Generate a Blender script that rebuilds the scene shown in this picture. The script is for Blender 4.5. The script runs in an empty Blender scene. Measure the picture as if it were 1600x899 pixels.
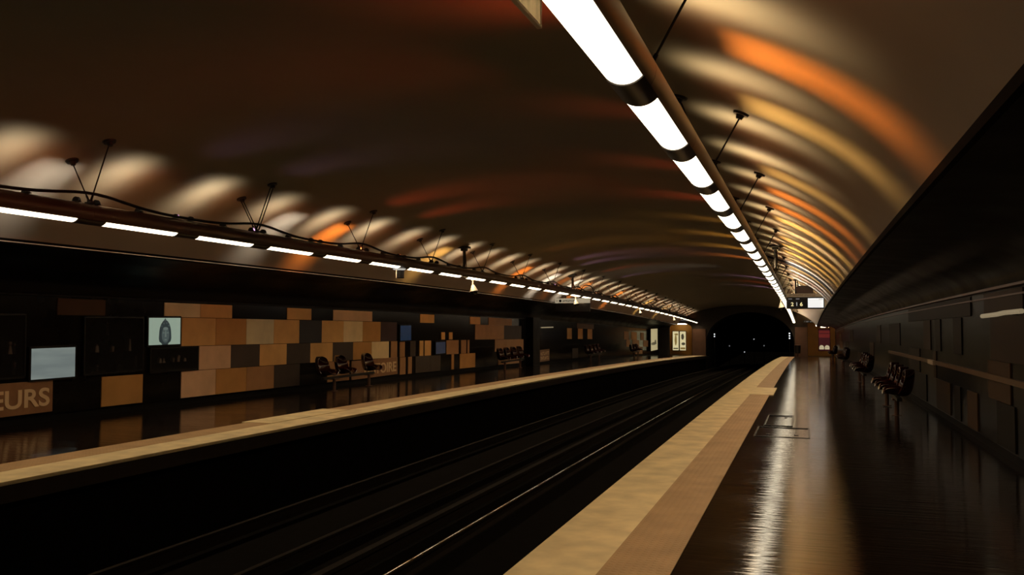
import bpy, bmesh, math, random
from mathutils import Vector, Matrix, geometry
random.seed(7)
PI = math.pi
C = bpy.context.scene.collection
SC = bpy.context.scene

# ---------------------------------------------------------------- camera, world, exposure
# World axes: Y runs along the platforms, X across them (plus = right platform), Z up.
EYE = 1.6
cam_d = bpy.data.cameras.new('camera'); cam = bpy.data.objects.new('camera', cam_d); C.objects.link(cam)
cam_d.sensor_width = 36; cam_d.lens = 36*1350/1600
cam_d.clip_start = .05; cam_d.clip_end = 300
cam.location = (0, 0, EYE); cam.rotation_euler = (PI/2+.03667, 0, .32731)
SC.camera = cam
W = bpy.data.worlds.new('world'); SC.world = W; W.use_nodes = True
W.node_tree.nodes['Background'].inputs[0].default_value = (.02, .014, .008, 1)
W.node_tree.nodes['Background'].inputs[1].default_value = .05
SC.view_settings.view_transform = 'Standard'; SC.view_settings.look = 'None'
SC.view_settings.exposure = 0; SC.view_settings.gamma = 1; SC.view_settings.use_curve_mapping = False
LAMP = 3.9            # radiance of the fluorescent diffusers
DOWN = 9.2            # watts each tube light throws down through its prismatic cover
UP = 62.0             # watts of each plain uplight
GEL = 165.0            # watts of each coloured projector
WASH = 10.0            # watts of the unfocused light leaking from each uplight towards the wall side
SPILL = 520.0          # watts of the coloured light that escapes towards the crown

# ---------------------------------------------------------------- main dimensions
EL, ML, IL, WL = -7.69, -8.25, -8.71, -11.87      # left edge, strips, wall
ER, MR, IR, WR = -1.85, -1.29, -.84, 2.28         # right edge, strips, wall
TR, TL, TZ, RT = -.884, -8.657, 2.97, .13         # luminaire rows
LIPR, LIPL, LIPZ = .85, -10.33, 2.64               # lower lips of the vault
S0, S1 = -4.0, 74.0
PITCH = 1.813
def F(s): return -.00018*s*s-.0062*s              # the platforms dip gently along the line
def T(s): return -.00028*s*s-.00059*s
def slopeT(s): return math.atan(-.00056*s-.00059)
VA, VB, VZ, VN, VC = 6.0, 3.0, 1.29, 2.4, -4.78
def vault(d): return VZ+VB*max(0, 1-(abs(d-VC)/VA)**VN)**(1/VN)

# ---------------------------------------------------------------- helpers
def ORD(n):
    u = ['zeroth','first','second','third','fourth','fifth','sixth','seventh','eighth','ninth','tenth','eleventh','twelfth','thirteenth','fourteenth','fifteenth','sixteenth','seventeenth','eighteenth','nineteenth']
    if n < 20: return u[n]
    t = {2:'twent',3:'thirt',4:'fort'}[n//10]
    return t+'ieth' if n % 10 == 0 else t+'y-'+u[n % 10]
def add_box(bm, c, s, rz=0, rx=0):
    m = Matrix.Translation(c) @ Matrix.Rotation(rz,4,'Z') @ Matrix.Rotation(rx,4,'X') @ Matrix.Diagonal((s[0],s[1],s[2],1))
    return bmesh.ops.create_cube(bm, size=1, matrix=m)['verts']
def add_cyl(bm, a, b, r, r2=None, seg=12, caps=True):
    a, b = Vector(a), Vector(b); d = b-a
    q = d.to_track_quat('Z','Y').to_matrix().to_4x4()
    return bmesh.ops.create_cone(bm, cap_ends=caps, segments=seg, radius1=r, radius2=r if r2 is None else r2, depth=d.length,
                          matrix=Matrix.Translation((a+b)/2) @ q)['verts']
def add_tube(bm, pts, r, seg=8):
    pts = [Vector(p) for p in pts]; rings = []
    for i, p in enumerate(pts):
        t = (pts[min(i+1,len(pts)-1)]-pts[max(i-1,0)]).normalized()
        up = Vector((0,0,1)) if abs(t.z) < .9 else Vector((1,0,0))
        x = t.cross(up).normalized(); y = x.cross(t)
        rings.append([bm.verts.new(p+(x*math.cos(2*PI*k/seg)+y*math.sin(2*PI*k/seg))*r) for k in range(seg)])
    for a, b in zip(rings, rings[1:]):
        for k in range(seg): bm.faces.new((a[k],a[(k+1)%seg],b[(k+1)%seg],b[k]))
    bm.faces.new(rings[0]); bm.faces.new(rings[-1][::-1])
def add_sphere(bm, c, r, sc=(1,1,1), u=16, v=10):
    return bmesh.ops.create_uvsphere(bm, u_segments=u, v_segments=v, radius=r, matrix=Matrix.Translation(c) @ Matrix.Diagonal((*sc,1)))['verts']
def add_poly(bm, pts, depth):
    """a flat outline given as 3-D points, extruded by the vector depth"""
    f = bm.faces.new([bm.verts.new(p) for p in pts])
    if depth is not None:
        r = bmesh.ops.extrude_face_region(bm, geom=[f])
        bmesh.ops.translate(bm, vec=Vector(depth), verts=[g for g in r['geom'] if isinstance(g, bmesh.types.BMVert)])
def obj(name, bm, m, parent=None, smooth=False, bevel=0):
    bmesh.ops.recalc_face_normals(bm, faces=bm.faces)
    me = bpy.data.meshes.new(name); bm.to_mesh(me); bm.free()
    for x in (m if isinstance(m,(list,tuple)) else [m]): me.materials.append(x)
    if smooth:
        for p in me.polygons: p.use_smooth = True
        me.set_sharp_from_angle(angle=math.radians(40))
    o = bpy.data.objects.new(name, me); C.objects.link(o)
    if parent: o.parent = parent
    if bevel:
        b = o.modifiers.new('bevel','BEVEL'); b.width = bevel; b.segments = 2; b.limit_method = 'ANGLE'
    return o
def B(): return bmesh.new()
def thing(name, label, cat, loc=(0,0,0), rot=(0,0,0), group=None):
    o = bpy.data.objects.new(name, None); C.objects.link(o); o.empty_display_size = .1
    o.location = loc; o.rotation_euler = rot; o['label'] = label; o['category'] = cat
    if group: o['group'] = group
    return o
def tag(o, label, cat, group=None):
    o['label'] = label; o['category'] = cat
    if group: o['group'] = group
    return o
def struct(o): o['kind'] = 'structure'; return o
def copy_tree(o, parent=None):
    c = o.copy(); C.objects.link(c)
    if parent: c.parent = parent
    for ch in list(o.children): copy_tree(ch, c)
    return c
def ss(a, b, step=1.5):
    n = max(1, int(round((b-a)/step))); return [a+(b-a)*i/n for i in range(n+1)]
def sweep(bm, prof, a=S0, b=S1, zf=F, closed=False, step=1.5, mat=None):
    """extrudes a cross-section along the line; a profile point is (d, z) or (d, z, zf)"""
    rows = []
    for s in ss(a, b, step):
        rows.append([bm.verts.new((p[0], s, p[1]+(p[2] if len(p) > 2 else zf)(s))) for p in prof])
    n = len(prof)
    for r0, r1 in zip(rows, rows[1:]):
        for k in range(n if closed else n-1):
            f = bm.faces.new((r0[k], r0[(k+1)%n], r1[(k+1)%n], r1[k]))
            if mat is not None: f.material_index = mat
    if closed: bm.faces.new(rows[0]); bm.faces.new(rows[-1][::-1])
def text_mesh(txt, size, depth=.004):
    cu = bpy.data.curves.new('lettering','FONT'); cu.body = txt; cu.size = size; cu.offset = .022; cu.extrude = depth
    cu.align_x = 'LEFT'; cu.align_y = 'BOTTOM'
    o = bpy.data.objects.new('lettering', cu); C.objects.link(o)
    bpy.context.view_layer.update()
    me = bpy.data.meshes.new_from_object(o.evaluated_get(bpy.context.evaluated_depsgraph_get()))
    bpy.data.objects.remove(o); bpy.data.curves.remove(cu)
    return me
def text_obj(txt, width, height, m, parent, origin, xdir, zdir=(0,0,1), depth=.004, name='lettering'):
    me = text_mesh(txt, 1.0, depth)
    xs = [v.co.x for v in me.vertices]; ys = [v.co.y for v in me.vertices]
    x0, y0, w, h = min(xs), min(ys), max(xs)-min(xs), max(ys)-min(ys)
    X, Z = Vector(xdir), Vector(zdir); N = X.cross(Z); O = Vector(origin)
    for v in me.vertices:
        v.co = O+X*((v.co.x-x0)/w*width)+Z*((v.co.y-y0)/h*height)+N*(-v.co.z)
    me.materials.append(m)
    o = bpy.data.objects.new(name, me); C.objects.link(o); o.parent = parent
    return o

# ---------------------------------------------------------------- materials
def mat(name, col, rough=.5, metal=0, emit=None, es=0, noise=0, nscale=8, bump=0, bscale=30, stretch=(1,1,1), spec=.5, rvar=0, coat=0):
    m = bpy.data.materials.new(name); m.use_nodes = True; nt = m.node_tree; p = nt.nodes['Principled BSDF']
    p.inputs['Base Color'].default_value = (*col,1); p.inputs['Roughness'].default_value = rough
    p.inputs['Metallic'].default_value = metal; p.inputs['Specular IOR Level'].default_value = spec
    if coat: p.inputs['Coat Weight'].default_value = coat; p.inputs['Coat Roughness'].default_value = .06
    if emit: p.inputs['Emission Color'].default_value = (*emit,1); p.inputs['Emission Strength'].default_value = es
    if noise or bump or rvar:
        tc = nt.nodes.new('ShaderNodeTexCoord'); mp = nt.nodes.new('ShaderNodeMapping'); mp.inputs['Scale'].default_value = stretch
        nt.links.new(tc.outputs['Object'], mp.inputs[0])
        def nz(scale, detail=4):
            n = nt.nodes.new('ShaderNodeTexNoise'); n.inputs['Scale'].default_value = scale; n.inputs['Detail'].default_value = detail
            nt.links.new(mp.outputs[0], n.inputs['Vector']); return n
    if noise:
        n = nz(nscale); r = nt.nodes.new('ShaderNodeMapRange')
        r.inputs[1].default_value = .3; r.inputs[2].default_value = .7; r.inputs[3].default_value = 1-noise; r.inputs[4].default_value = 1+noise
        nt.links.new(n.outputs['Fac'], r.inputs[0])
        mx = nt.nodes.new('ShaderNodeVectorMath'); mx.operation = 'SCALE'; mx.inputs[0].default_value = col
        nt.links.new(r.outputs[0], mx.inputs['Scale']); nt.links.new(mx.outputs[0], p.inputs['Base Color'])
    if rvar:
        n = nz(nscale*.6); r = nt.nodes.new('ShaderNodeMapRange')
        r.inputs[1].default_value = .3; r.inputs[2].default_value = .7; r.inputs[3].default_value = rough-rvar; r.inputs[4].default_value = rough+rvar
        nt.links.new(n.outputs['Fac'], r.inputs[0]); nt.links.new(r.outputs[0], p.inputs['Roughness'])
    if bump:
        n = nz(bscale); b = nt.nodes.new('ShaderNodeBump'); b.inputs['Strength'].default_value = bump; b.inputs['Distance'].default_value = .02
        nt.links.new(n.outputs['Fac'], b.inputs['Height']); nt.links.new(b.outputs[0], p.inputs['Normal'])
    return m
def dots_mat(name, col):
    """tactile paving: rows of small domes with dirt between them"""
    m = mat(name, col, .6, noise=.12, nscale=3); nt = m.node_tree; p = nt.nodes['Principled BSDF']
    tc = nt.nodes.new('ShaderNodeTexCoord'); mp = nt.nodes.new('ShaderNodeMapping'); mp.inputs['Scale'].default_value = (18,18,0)
    fr = nt.nodes.new('ShaderNodeVectorMath'); fr.operation = 'FRACTION'
    sb = nt.nodes.new('ShaderNodeVectorMath'); sb.operation = 'SUBTRACT'; sb.inputs[1].default_value = (.5,.5,0)
    ln = nt.nodes.new('ShaderNodeVectorMath'); ln.operation = 'LENGTH'
    rg = nt.nodes.new('ShaderNodeMapRange'); rg.inputs[1].default_value = .2; rg.inputs[2].default_value = .36; rg.inputs[3].default_value = 1; rg.inputs[4].default_value = 0
    b = nt.nodes.new('ShaderNodeBump'); b.inputs['Strength'].default_value = .6; b.inputs['Distance'].default_value = .006
    L = nt.links.new
    L(tc.outputs['Object'], mp.inputs[0]); L(mp.outputs[0], fr.inputs[0]); L(fr.outputs[0], sb.inputs[0]); L(sb.outputs[0], ln.inputs[0])
    L(ln.outputs['Value'], rg.inputs[0]); L(rg.outputs[0], b.inputs['Height']); L(b.outputs[0], p.inputs['Normal'])
    return m
M = {}
M['vault']   = mat('vault_plaster', (.195,.17,.135), .65, noise=.04, nscale=1.5)
M['cove']    = mat('black_enamel', (.004,.003,.0025), .42, rvar=.08, nscale=2, spec=.10)
M['lip']     = mat('black_lip', (.004,.0035,.003), .8, spec=.03)
M['wall']    = mat('dark_glass_cladding', (.006,.005,.0045), .16, noise=.3, nscale=3, spec=.12)
M['plinth']  = mat('black_plinth', (.004,.0035,.003), .6, spec=.1)
M['asphalt'] = mat('polished_dark_asphalt', (.012,.0070,.0045), .09, noise=.35, nscale=1.2, bump=.16, bscale=7, stretch=(.3,2.6,1), rvar=.035, spec=.95)
M['stone']   = mat('pale_edge_stone', (.70,.60,.36), .6, noise=.18, nscale=3.5)
M['tactile'] = dots_mat('brown_tactile_paving', (.40,.27,.14))
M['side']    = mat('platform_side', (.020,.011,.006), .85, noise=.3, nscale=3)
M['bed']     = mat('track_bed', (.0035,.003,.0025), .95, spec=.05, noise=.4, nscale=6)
M['rail']    = mat('polished_rail', (.85,.80,.72), .07, 1)
M['rust']    = mat('rusty_rail', (.012,.009,.007), .7, .2, spec=.1)
M['tube']    = mat('satin_luminaire', (.165,.118,.092), .38, .7)
M['collar']  = mat('dark_collar', (.018,.011,.007), .35, 0, spec=.3)
M['lamp']    = mat('lit_diffuser', (.9,.9,.88), .4, emit=(1,.86,.62), es=LAMP)
M['black']   = mat('black_metal', (.012,.010,.009), .5, .3)
M['cable']   = mat('black_cable', (.008,.007,.006), .6)
M['seat']    = mat('glossy_red_shell', (.020,.0018,.0018), .08, coat=.8)
M['post']    = mat('brown_post', (.10,.05,.032), .45, .2)
M['pale']    = mat('pale_enamel', (.55,.46,.33), .4)
M['white']   = mat('white_enamel', (.7,.66,.58), .4)
M['bezel']   = mat('black_bezel', (.006,.006,.007), .25)
M['letter']  = mat('tan_letters', (.70,.52,.31), .5)
M['orange']  = mat('orange_plaster', (.55,.27,.05), .6, noise=.1, nscale=2)
M['brownwall'] = mat('brown_end_wall', (.12,.06,.036), .6, noise=.15, nscale=2)
M['endwall'] = mat('dark_end_wall', (.030,.024,.02), .8, noise=.2, nscale=2)
M['tunnel']  = mat('black_tunnel', (.004,.004,.004), .95)  # one even near-black tone
def emat(name, col, st, rough=.3):
    return mat(name, (.02,.02,.02), rough, emit=col, es=st)

# ---------------------------------------------------------------- the vault, coves and walls
bm = B()
N = 96; prof = []
for i in range(N+1):
    d = (LIPL+LIPR)/2-(LIPR-LIPL)/2*math.cos(PI*i/N)
    prof.append((d, vault(d)))
sweep(bm, prof, S0, S1, T, step=1.0)
struct(obj('ceiling', bm, M['vault'], smooth=True))
def cove(sgn, lipd, walld, name):
    """dark concave panel from the lip of the vault down to the top of the wall"""
    LIPZ = vault(lipd)-.04
    bm = B(); pr = []
    for i in range(13):
        t = i/12
        d = lipd+(walld-lipd)*math.sin(t*PI/2)**1.1
        z = 2.10+(LIPZ-2.10)*math.cos(t*PI/2)**.9 if t < 1 else 2.10
        pr.append((d, z, T if t < .5 else F))
    sweep(bm, pr)
    o = struct(obj(name, bm, M['cove'], smooth=True))
    bm = B()
    z1 = vault(lipd)+.01
    sweep(bm, [(lipd-.012*sgn, LIPZ-.02), (lipd+.03*sgn, LIPZ-.02), (lipd+.03*sgn, z1), (lipd-.012*sgn, z1)], zf=T, closed=True)
    struct(obj('trim_1' if sgn > 0 else 'trim_2', bm, M['lip']))
    if sgn < 0:
        bm = B(); sweep(bm, [(lipd+.012, LIPZ+.0), (lipd+.03, LIPZ+.0), (lipd+.03, LIPZ+.012), (lipd+.012, LIPZ+.012)], zf=T, closed=True)
        struct(obj('trim_15', bm, mat('lip_bead', (.55,.48,.40), .3, .5)))
    bm = B()                                       # wall-top ledge, brown on the right to stand for reflected lamp lines
    sweep(bm, [(walld-.07*sgn, 2.07), (walld+.02*sgn, 2.07), (walld+.02*sgn, 2.11), (walld-.07*sgn, 2.10)], closed=True)
    if sgn > 0: sweep(bm, [(walld-.03, 1.97), (walld+.02, 1.97), (walld+.02, 1.995), (walld-.03, 1.99)], closed=True)  # second strip added for the lower reflected line
    struct(obj('trim_3' if sgn > 0 else 'trim_4', bm, mat('reflected_line_brown', (.15,.075,.045), .35, .4) if sgn > 0 else M['cove']))
    return o
cove(1, LIPR, WR, 'wall_right_cove'); cove(-1, LIPL, WL, 'wall_left_cove')
def wall(sgn, d, name):
    bm = B(); sweep(bm, [(d, .12), (d, 2.12), (d+.2*sgn, 2.12), (d+.2*sgn, .12)], closed=True)
    o = struct(obj(name, bm, M['wall_r'] if sgn > 0 else M['wall']))
    bm = B(); sweep(bm, [(d+.03*sgn, -.02), (d+.03*sgn, .135), (d+.2*sgn, .135), (d+.2*sgn, -.02)], closed=True)
    struct(obj('baseboard_right' if sgn > 0 else 'baseboard_left', bm, M['plinth']))
    return o
M['wall_r'] = mat('dark_right_cladding', (.004,.0035,.003), .28, noise=.3, nscale=3, spec=.06)
wall_r = wall(1, WR, 'wall_right'); wall_l = wall(-1, WL, 'wall_left')

PM = {}
def pmat(col):
    if col not in PM: PM[col] = mat('cladding_%d' % len(PM), col, .5, noise=.10, nscale=2.5, spec=.15)
    return PM[col]
def panel(parent, d, sgn, s0, s1, z0, z1, col):
    bm = B(); e = .008
    sm = (s0+s1)/2
    add_box(bm, (d-.008*sgn, sm, (z0+z1)/2+F(sm)), (.02, s1-s0-e, z1-z0-e), rx=math.atan(-.00036*sm-.0062))
    return obj('cladding_panel', bm, pmat(col), parent, bevel=.003)
R0, R1, R2, R3, R4 = .14, .68, 1.18, 1.76, 2.05
OB, OD, TN, PT, OL, BR, DK, PU, DB, BL = (.64,.385,.145), (.46,.245,.08), (.74,.60,.36), (.64,.43,.27), (.62,.57,.37), (.36,.20,.095), (.06,.048,.04), (.05,.03,.035), (.035,.038,.045), (.02,.05,.12)
LEFT = [
 # row, start, end, colour
 (3,4.6,6.0,BR),(3,13.80,14.86,TN),(3,14.86,15.91,OB),(3,18.03,19.11,OB),(3,20.18,22.36,PT),(3,25.64,26.77,OB),(3,30.05,31.13,OB),(3,32.05,34.9,BR),(3,11.25,12.3,(.06,.03,.012)),
 (2,14.30,15.36,OB),(2,15.36,16.42,OD),(2,16.42,17.48,OL),(2,17.48,18.56,OB),(2,18.56,19.61,DB),(2,19.61,20.72,OB),(2,20.72,21.79,TN),(2,21.79,22.88,OD),(2,22.88,23.95,PU),
 (2,30.58,31.7,BR),(2,31.7,33.88,BR),(2,33.88,36.2,DK),
 (1,14.84,15.88,PT),(1,15.88,16.93,DK),(1,16.93,18.02,OB),(1,18.02,19.07,DK),(1,19.07,20.16,OB),(1,20.16,21.25,DK),(1,21.25,22.33,OD),(1,22.33,23.42,TN),(1,23.55,23.98,BR),(1,24.16,24.52,BR),(1,24.9,25.3,DK),
 (1,25.60,25.90,OB),(1,26.00,26.51,OB),(1,27.82,28.93,BR),(1,29.17,29.67,BR),(1,29.8,29.99,BR),(1,32.8,34.2,BR),(1,34.2,36.5,BR),
 (0,10.18-1.6,10.15,OB) if False else (0,6.6,8.0,DK),
 (0,12.24,13.25,OD),(0,14.31,15.38,PT),(0,15.38,16.44,OD),(0,16.44,17.50,BR),(0,17.5,18.6,DK),(0,19.9,21.05,BR),(0,24.17,24.57,BR),(0,24.75,25.03,BR),(0,25.3,26.4,DK),(0,26.4,27.3,DK),(0,28.28,28.50,OD),(0,29.06,30.59,OD),(0,33.2,35.9,BR),
 (2,43.94,44.86,OD),(2,46.23,47.24,OD),(2,48.44,49.54,OD),(3,46.0,50.0,(.08,.045,.022)),(2,59.0,60.6,BR),(2,61.6,63.7,OD),(2,65.2,66.6,BR),(1,59.8,61.0,BR),(1,62.0,64.6,BR),(0,45.0,46.2,DK),(0,63.0,66.0,BR),(1,66.4,68.5,BR),
]
ZR = [R0,R1,R2,R3,R4]
for r, a, b, c in LEFT: panel(wall_l, WL, -1, a, b, ZR[r], ZR[r+1], c)
for a, b in ((27.38,27.68),(28.05,28.36)): panel(wall_l, WL, -1, a, b, 1.2, 1.46, OB)
RD = (.034,.019,.009); RK = (.008,.006,.004)
RIGHT = [(2,14.8,15.6,RK),(2,18.3,19.3,RD),(2,17.0,17.7,RK),(3,14.0,22.0,RK),(3,10.8,13.0,RD),(2,10.0,12.6,RD),(1,17.6,17.9,RD),
 (0,16.0,17.6,RD),(0,13.6,14.4,(.06,.034,.017)),(0,15.0,15.6,RK),(1,11.5,12.8,(.06,.034,.017)),(0,11.3,12.3,RK),(1,20,22,RK),(0,19.0,24.0,RK),(2,24,27,RK),(2,30,31.5,RD),(1,33,35,RD),(0,40,43,RD),(2,47,50,RD),(1,52,56,RD),(1,60,66,(.12,.06,.028)),(2,62,67,(.12,.06,.028)),(3,58,68,(.12,.06,.028))]
for r, a, b, c in RIGHT: panel(wall_r, WR, 1, a, b, ZR[r], ZR[r+1], c)
bm = B(); sweep(bm, [(WR-.045,.93),(WR+.02,.93),(WR+.02,1.0),(WR-.045,1.0)], 6, 27, closed=True)
struct(obj('trim_5', bm, mat('brown_rail', (.16,.08,.04), .3, .3)))
bm = B(); sweep(bm, [(WL,0),(WL+.35,0),(WL+.35,2.15),(WL,2.15)], 36.9, 37.9, closed=True)
struct(obj('trim_6', bm, M['cove']))

# ---------------------------------------------------------------- platforms and the track pit
def platform(sgn, e, m, i, w, name, ramp):
    bm = B()
    sweep(bm, [(i,0),(w+.25*sgn,0),(w+.25*sgn,-.6),(i,-.6)], S0, S1, closed=True)
    o = struct(obj(name, bm, M['asphalt']))
    bm = B(); sweep(bm, [(e,.004),(m,.004),(m,-.035),(e,-.035),(e-.006*sgn,-.015)], S0, S1-2, closed=True)
    struct(obj('trim_7' if sgn > 0 else 'trim_8', bm, M['stone']))
    bm = B()
    sweep(bm, [(m,.006),(i,.006),(i,-.1),(m,-.1)], S0, S1-2, closed=True)
    struct(obj('trim_9' if sgn > 0 else 'trim_10', bm, M['tactile']))
    bm = B(); sweep(bm, [(m-.01*sgn,.012),(i+.09*sgn,.012),(i+.09*sgn,-.05),(m-.01*sgn,-.05)], ramp[0], ramp[1], closed=True)
    struct(obj('trim_11' if sgn > 0 else 'trim_12', bm, M['stone']))
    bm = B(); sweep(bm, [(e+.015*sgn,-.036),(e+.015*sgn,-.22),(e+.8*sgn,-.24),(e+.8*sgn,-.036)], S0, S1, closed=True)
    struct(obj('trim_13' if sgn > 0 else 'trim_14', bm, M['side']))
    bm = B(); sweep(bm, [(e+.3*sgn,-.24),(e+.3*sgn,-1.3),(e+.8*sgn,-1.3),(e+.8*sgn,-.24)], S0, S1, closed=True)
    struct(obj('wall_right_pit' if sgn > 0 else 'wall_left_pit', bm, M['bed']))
platform(1, ER, MR, IR, WR, 'floor_right', (21.6,24.4)); platform(-1, EL, ML, IL, WL, 'floor_left', (12.1,14.6))
bm = B(); sweep(bm, [(EL-.3,-1.25),(-4.9,-1.22),(ER+.3,-1.25),(ER+.3,-1.4),(EL-.3,-1.4)], S0, 130, closed=True, step=3)
struct(obj('floor_track_bed', bm, M['bed']))
def rail(d, m, label):
    bm = B(); z = -1.0
    sweep(bm, [(d-.033,z-.008),(d+.033,z-.008),(d+.033,z-.035),(d+.009,z-.05),(d+.009,z-.125),(d+.065,z-.145),(d+.065,z-.16),(d-.065,z-.16),(d-.065,z-.145),(d-.009,z-.125),(d-.009,z-.05),(d-.033,z-.035)], S0, 120, closed=True, step=2)
    o = tag(obj('rail', bm, M['rust']), label, 'rail', 'running rails')
    bm = B(); sweep(bm, [(d+.033*k/6, z-.0058*(k/6)**2) for k in range(-6,7)], S0, 120, step=2)
    obj('running_surface', bm, m, o, smooth=True)
rail(-4.19, M['rail'], 'shiny running rail catching light, nearest visible rail to the right platform')
rail(-2.755, M['rust'], 'dull running rail tucked under the edge of the right platform')
rail(-5.65, M['rust'], 'dull dark rail of the far track, on its nearer side')
rail(-7.085, M['rust'], 'dull dark rail of the far track, closest to the left platform')
bm = B(); z = -.98
sweep(bm, [(-4.87,z),(-4.77,z),(-4.77,z-.05),(-4.805,z-.06),(-4.805,z-.2),(-4.835,z-.2),(-4.835,z-.06),(-4.87,z-.05)], S0, 120, closed=True, step=2)
tag(obj('conductor_rail', bm, M['rust']), 'dark conductor rail running between the two tracks', 'rail')

# floor hatch on the right platform
t = thing('floor_hatch', 'thin dark frames of a floor hatch in the glossy right platform', 'hatch', (-.35, 14.6, F(14.6)), (slopeT(14.6)*1.0,0,0))
for a, b, c, d in ((-.38,-1.4,.38,-.15),(-.30,.1,.12,1.8)):
    bm = B()
    for x in (a, c): add_box(bm, (x,(b+d)/2,.004), (.025,d-b,.012))
    for y in (b, d): add_box(bm, ((a+c)/2,y,.004), (c-a,.025,.012))
    obj('frame', bm, M['bezel'], t)
for x, y in ((-.2,-1.1),(.2,-1.1),(0,1.5)):
    bm = B(); add_cyl(bm, (x,y,0), (x,y,.009), .03); obj('lifting_eye', bm, M['bezel'], t)

# ---------------------------------------------------------------- end wall, portal and tunnel
def zE(z): return z+F(S1)
outl = [(WL-.3,-1.5),(WR+.6,-1.5),(WR+.6,vault(LIPR)+.3)]
outl += [(LIPR+(LIPL-LIPR)*i/24, vault(LIPR+(LIPL-LIPR)*i/24)+.3) for i in range(25)]
outl += [(WL-.3,vault(LIPL)+.3)]
port = [(-7.9,-1.45)]+[(-4.4-3.5*math.cos(PI*i/24), 1.25+2.38*math.sin(PI*i/24)) for i in range(25)]+[(-.9,-1.45)]
doorL = [(-11.0,.02),(-11.0,2.3)]+[(-10.05-.95*math.cos(PI*i/8), 2.3+.42*math.sin(PI*i/8)) for i in range(1,8)]+[(-9.1,2.3),(-9.1,.02)]
doorR = [(.15,.02),(.15,2.75),(2.25,2.75),(2.25,.02)]
polys = [[Vector((x,z,0)) for x, z in p] for p in (outl, port, doorL, doorR)]
tri = geometry.tessellate_polygon(polys); flat = [v for p in polys for v in p]
bm = B(); vs = [bm.verts.new((v.x, S1, zE(v.y))) for v in flat]
for a, b, c in tri:
    try: bm.faces.new((vs[a],vs[b],vs[c]))
    except ValueError: pass
r = bmesh.ops.extrude_face_region(bm, geom=bm.faces[:])
bmesh.ops.translate(bm, vec=(0,.4,0), verts=[g for g in r['geom'] if isinstance(g, bmesh.types.BMVert)])
struct(obj('wall_end', bm, M['endwall']))
bm = B()
rows = []
for s in (S1+.4, S1+20, S1+50):
    rows.append([bm.verts.new((x, s, z+F(S1))) for x, z in port])
for a, b in zip(rows, rows[1:]):
    for k in range(len(port)-1): bm.faces.new((a[k],a[k+1],b[k+1],b[k]))
bm.faces.new(rows[-1])
struct(obj('wall_tunnel', bm, M['tunnel']))
# brown pilaster beside the portal on each platform
bm = B(); add_box(bm, (-8.5, S1-.06, zE(1.12)), (1.1,.12,2.2)); struct(obj('wall_end_left', bm, M['brownwall']))
bm = B(); add_box(bm, (-.35, S1-.06, zE(1.2)), (.95,.12,2.4)); struct(obj('wall_end_right', bm, M['brownwall']))
# orange passages behind the openings
def alcove(a, b, z1, dep, name):
    bm = B(); y0, y1 = S1+.4, S1+.4+dep
    P = lambda x, y, z: bm.verts.new((x, y, zE(z)))
    for q in ([(a,y1,0),(b,y1,0),(b,y1,z1),(a,y1,z1)], [(a,y0,0),(a,y1,0),(a,y1,z1),(a,y0,z1)], [(b,y0,0),(b,y1,0),(b,y1,z1),(b,y0,z1)], [(a,y0,z1),(b,y0,z1),(b,y1,z1),(a,y1,z1)]):
        bm.faces.new([P(*p) for p in q])
    struct(obj(name, bm, M['orange']))
    bm = B(); add_box(bm, ((a+b)/2, (y0+y1)/2-.2, zE(-.06)), (b-a,dep+.4,.12)); struct(obj('floor_'+name.split('_',1)[1], bm, M['asphalt']))
alcove(-11.05,-9.05,2.85,.8,'wall_passage_left'); alcove(.1,2.3,2.85,3.0,'wall_passage_right')
def passage_lamp(x, y, z, w, watts, label):
    t = thing('ceiling_lamp', label, 'ceiling lamp', (x,y,zE(z)), group='ceiling lamps in the end passages')
    bm = B(); add_box(bm, (0,0,.03), (w+.08,.2,.06)); obj('housing', bm, M['white'], t)
    bm = B(); add_box(bm, (0,0,-.04), (w,.14,.09)); obj('diffuser', bm, emat('passage_tube', (1,.86,.6), watts), t)
passage_lamp(.95, S1+.55, 2.56, .34, 9, 'small bright ceiling lamp in the right end passage, the left one of two')
passage_lamp(1.46, S1+.5, 2.46, .62, 9, 'wider bright ceiling lamp in the right end passage, above the red poster')
passage_lamp(-10.05, S1+.6, 2.68, .9, 6, 'ceiling lamp lighting the two pale posters in the left end passage')

# posters
def poster(name, label, loc, w, h, face, paint, parts, depth=.06):
    """face: angle about Z of a panel that otherwise faces -Y"""
    t = thing(name, label, 'poster', loc, (0,0,face))
    bm = B()
    for x in (-w/2-.02, w/2+.02): add_box(bm, (x,0,h/2), (.04,depth,h+.08))
    for z in (-.02, h+.02): add_box(bm, (0,0,z), (w,depth,.04))
    add_box(bm, (0,depth/2-.01,h/2), (w,.02,h))
    obj('frame', bm, M['bezel'], t)
    bm = B(); add_box(bm, (0,.0,h/2), (w,.02,h)); sheet = obj('sheet', bm, paint, t)
    for nm, mt, shapes in parts:
        bm = B()
        for pts in shapes: add_poly(bm, [(x,-.011,z) for x, z in pts], (0,-.003,0))
        obj(nm, bm, mt, sheet)
    return t
lit = emat('backlit_paper', (1,.86,.47), .62); ink = emat('backlit_ink', (.55,.36,.10), .35); inkd = emat('backlit_dark_ink', (.20,.17,.10), .25)
def blob(cx, cz, rx, rz, n=14, ph=0): return [(cx+rx*math.cos(2*PI*k/n)*(1+.12*math.sin(3*k+ph)), cz+rz*math.sin(2*PI*k/n)) for k in range(n)]
poster('lit_poster', 'tall backlit poster in the left end passage, the left one of the pair', (-10.50,S1+.35,zE(.40)), .50, 1.6, 0, lit,
   [('picture', ink, [blob(0,.85,.09,.45), blob(.05,1.35,.16,.08)]), ('caption', inkd, [[(-.2,.1),(.2,.1),(.2,.2),(-.2,.2)]])])
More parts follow.
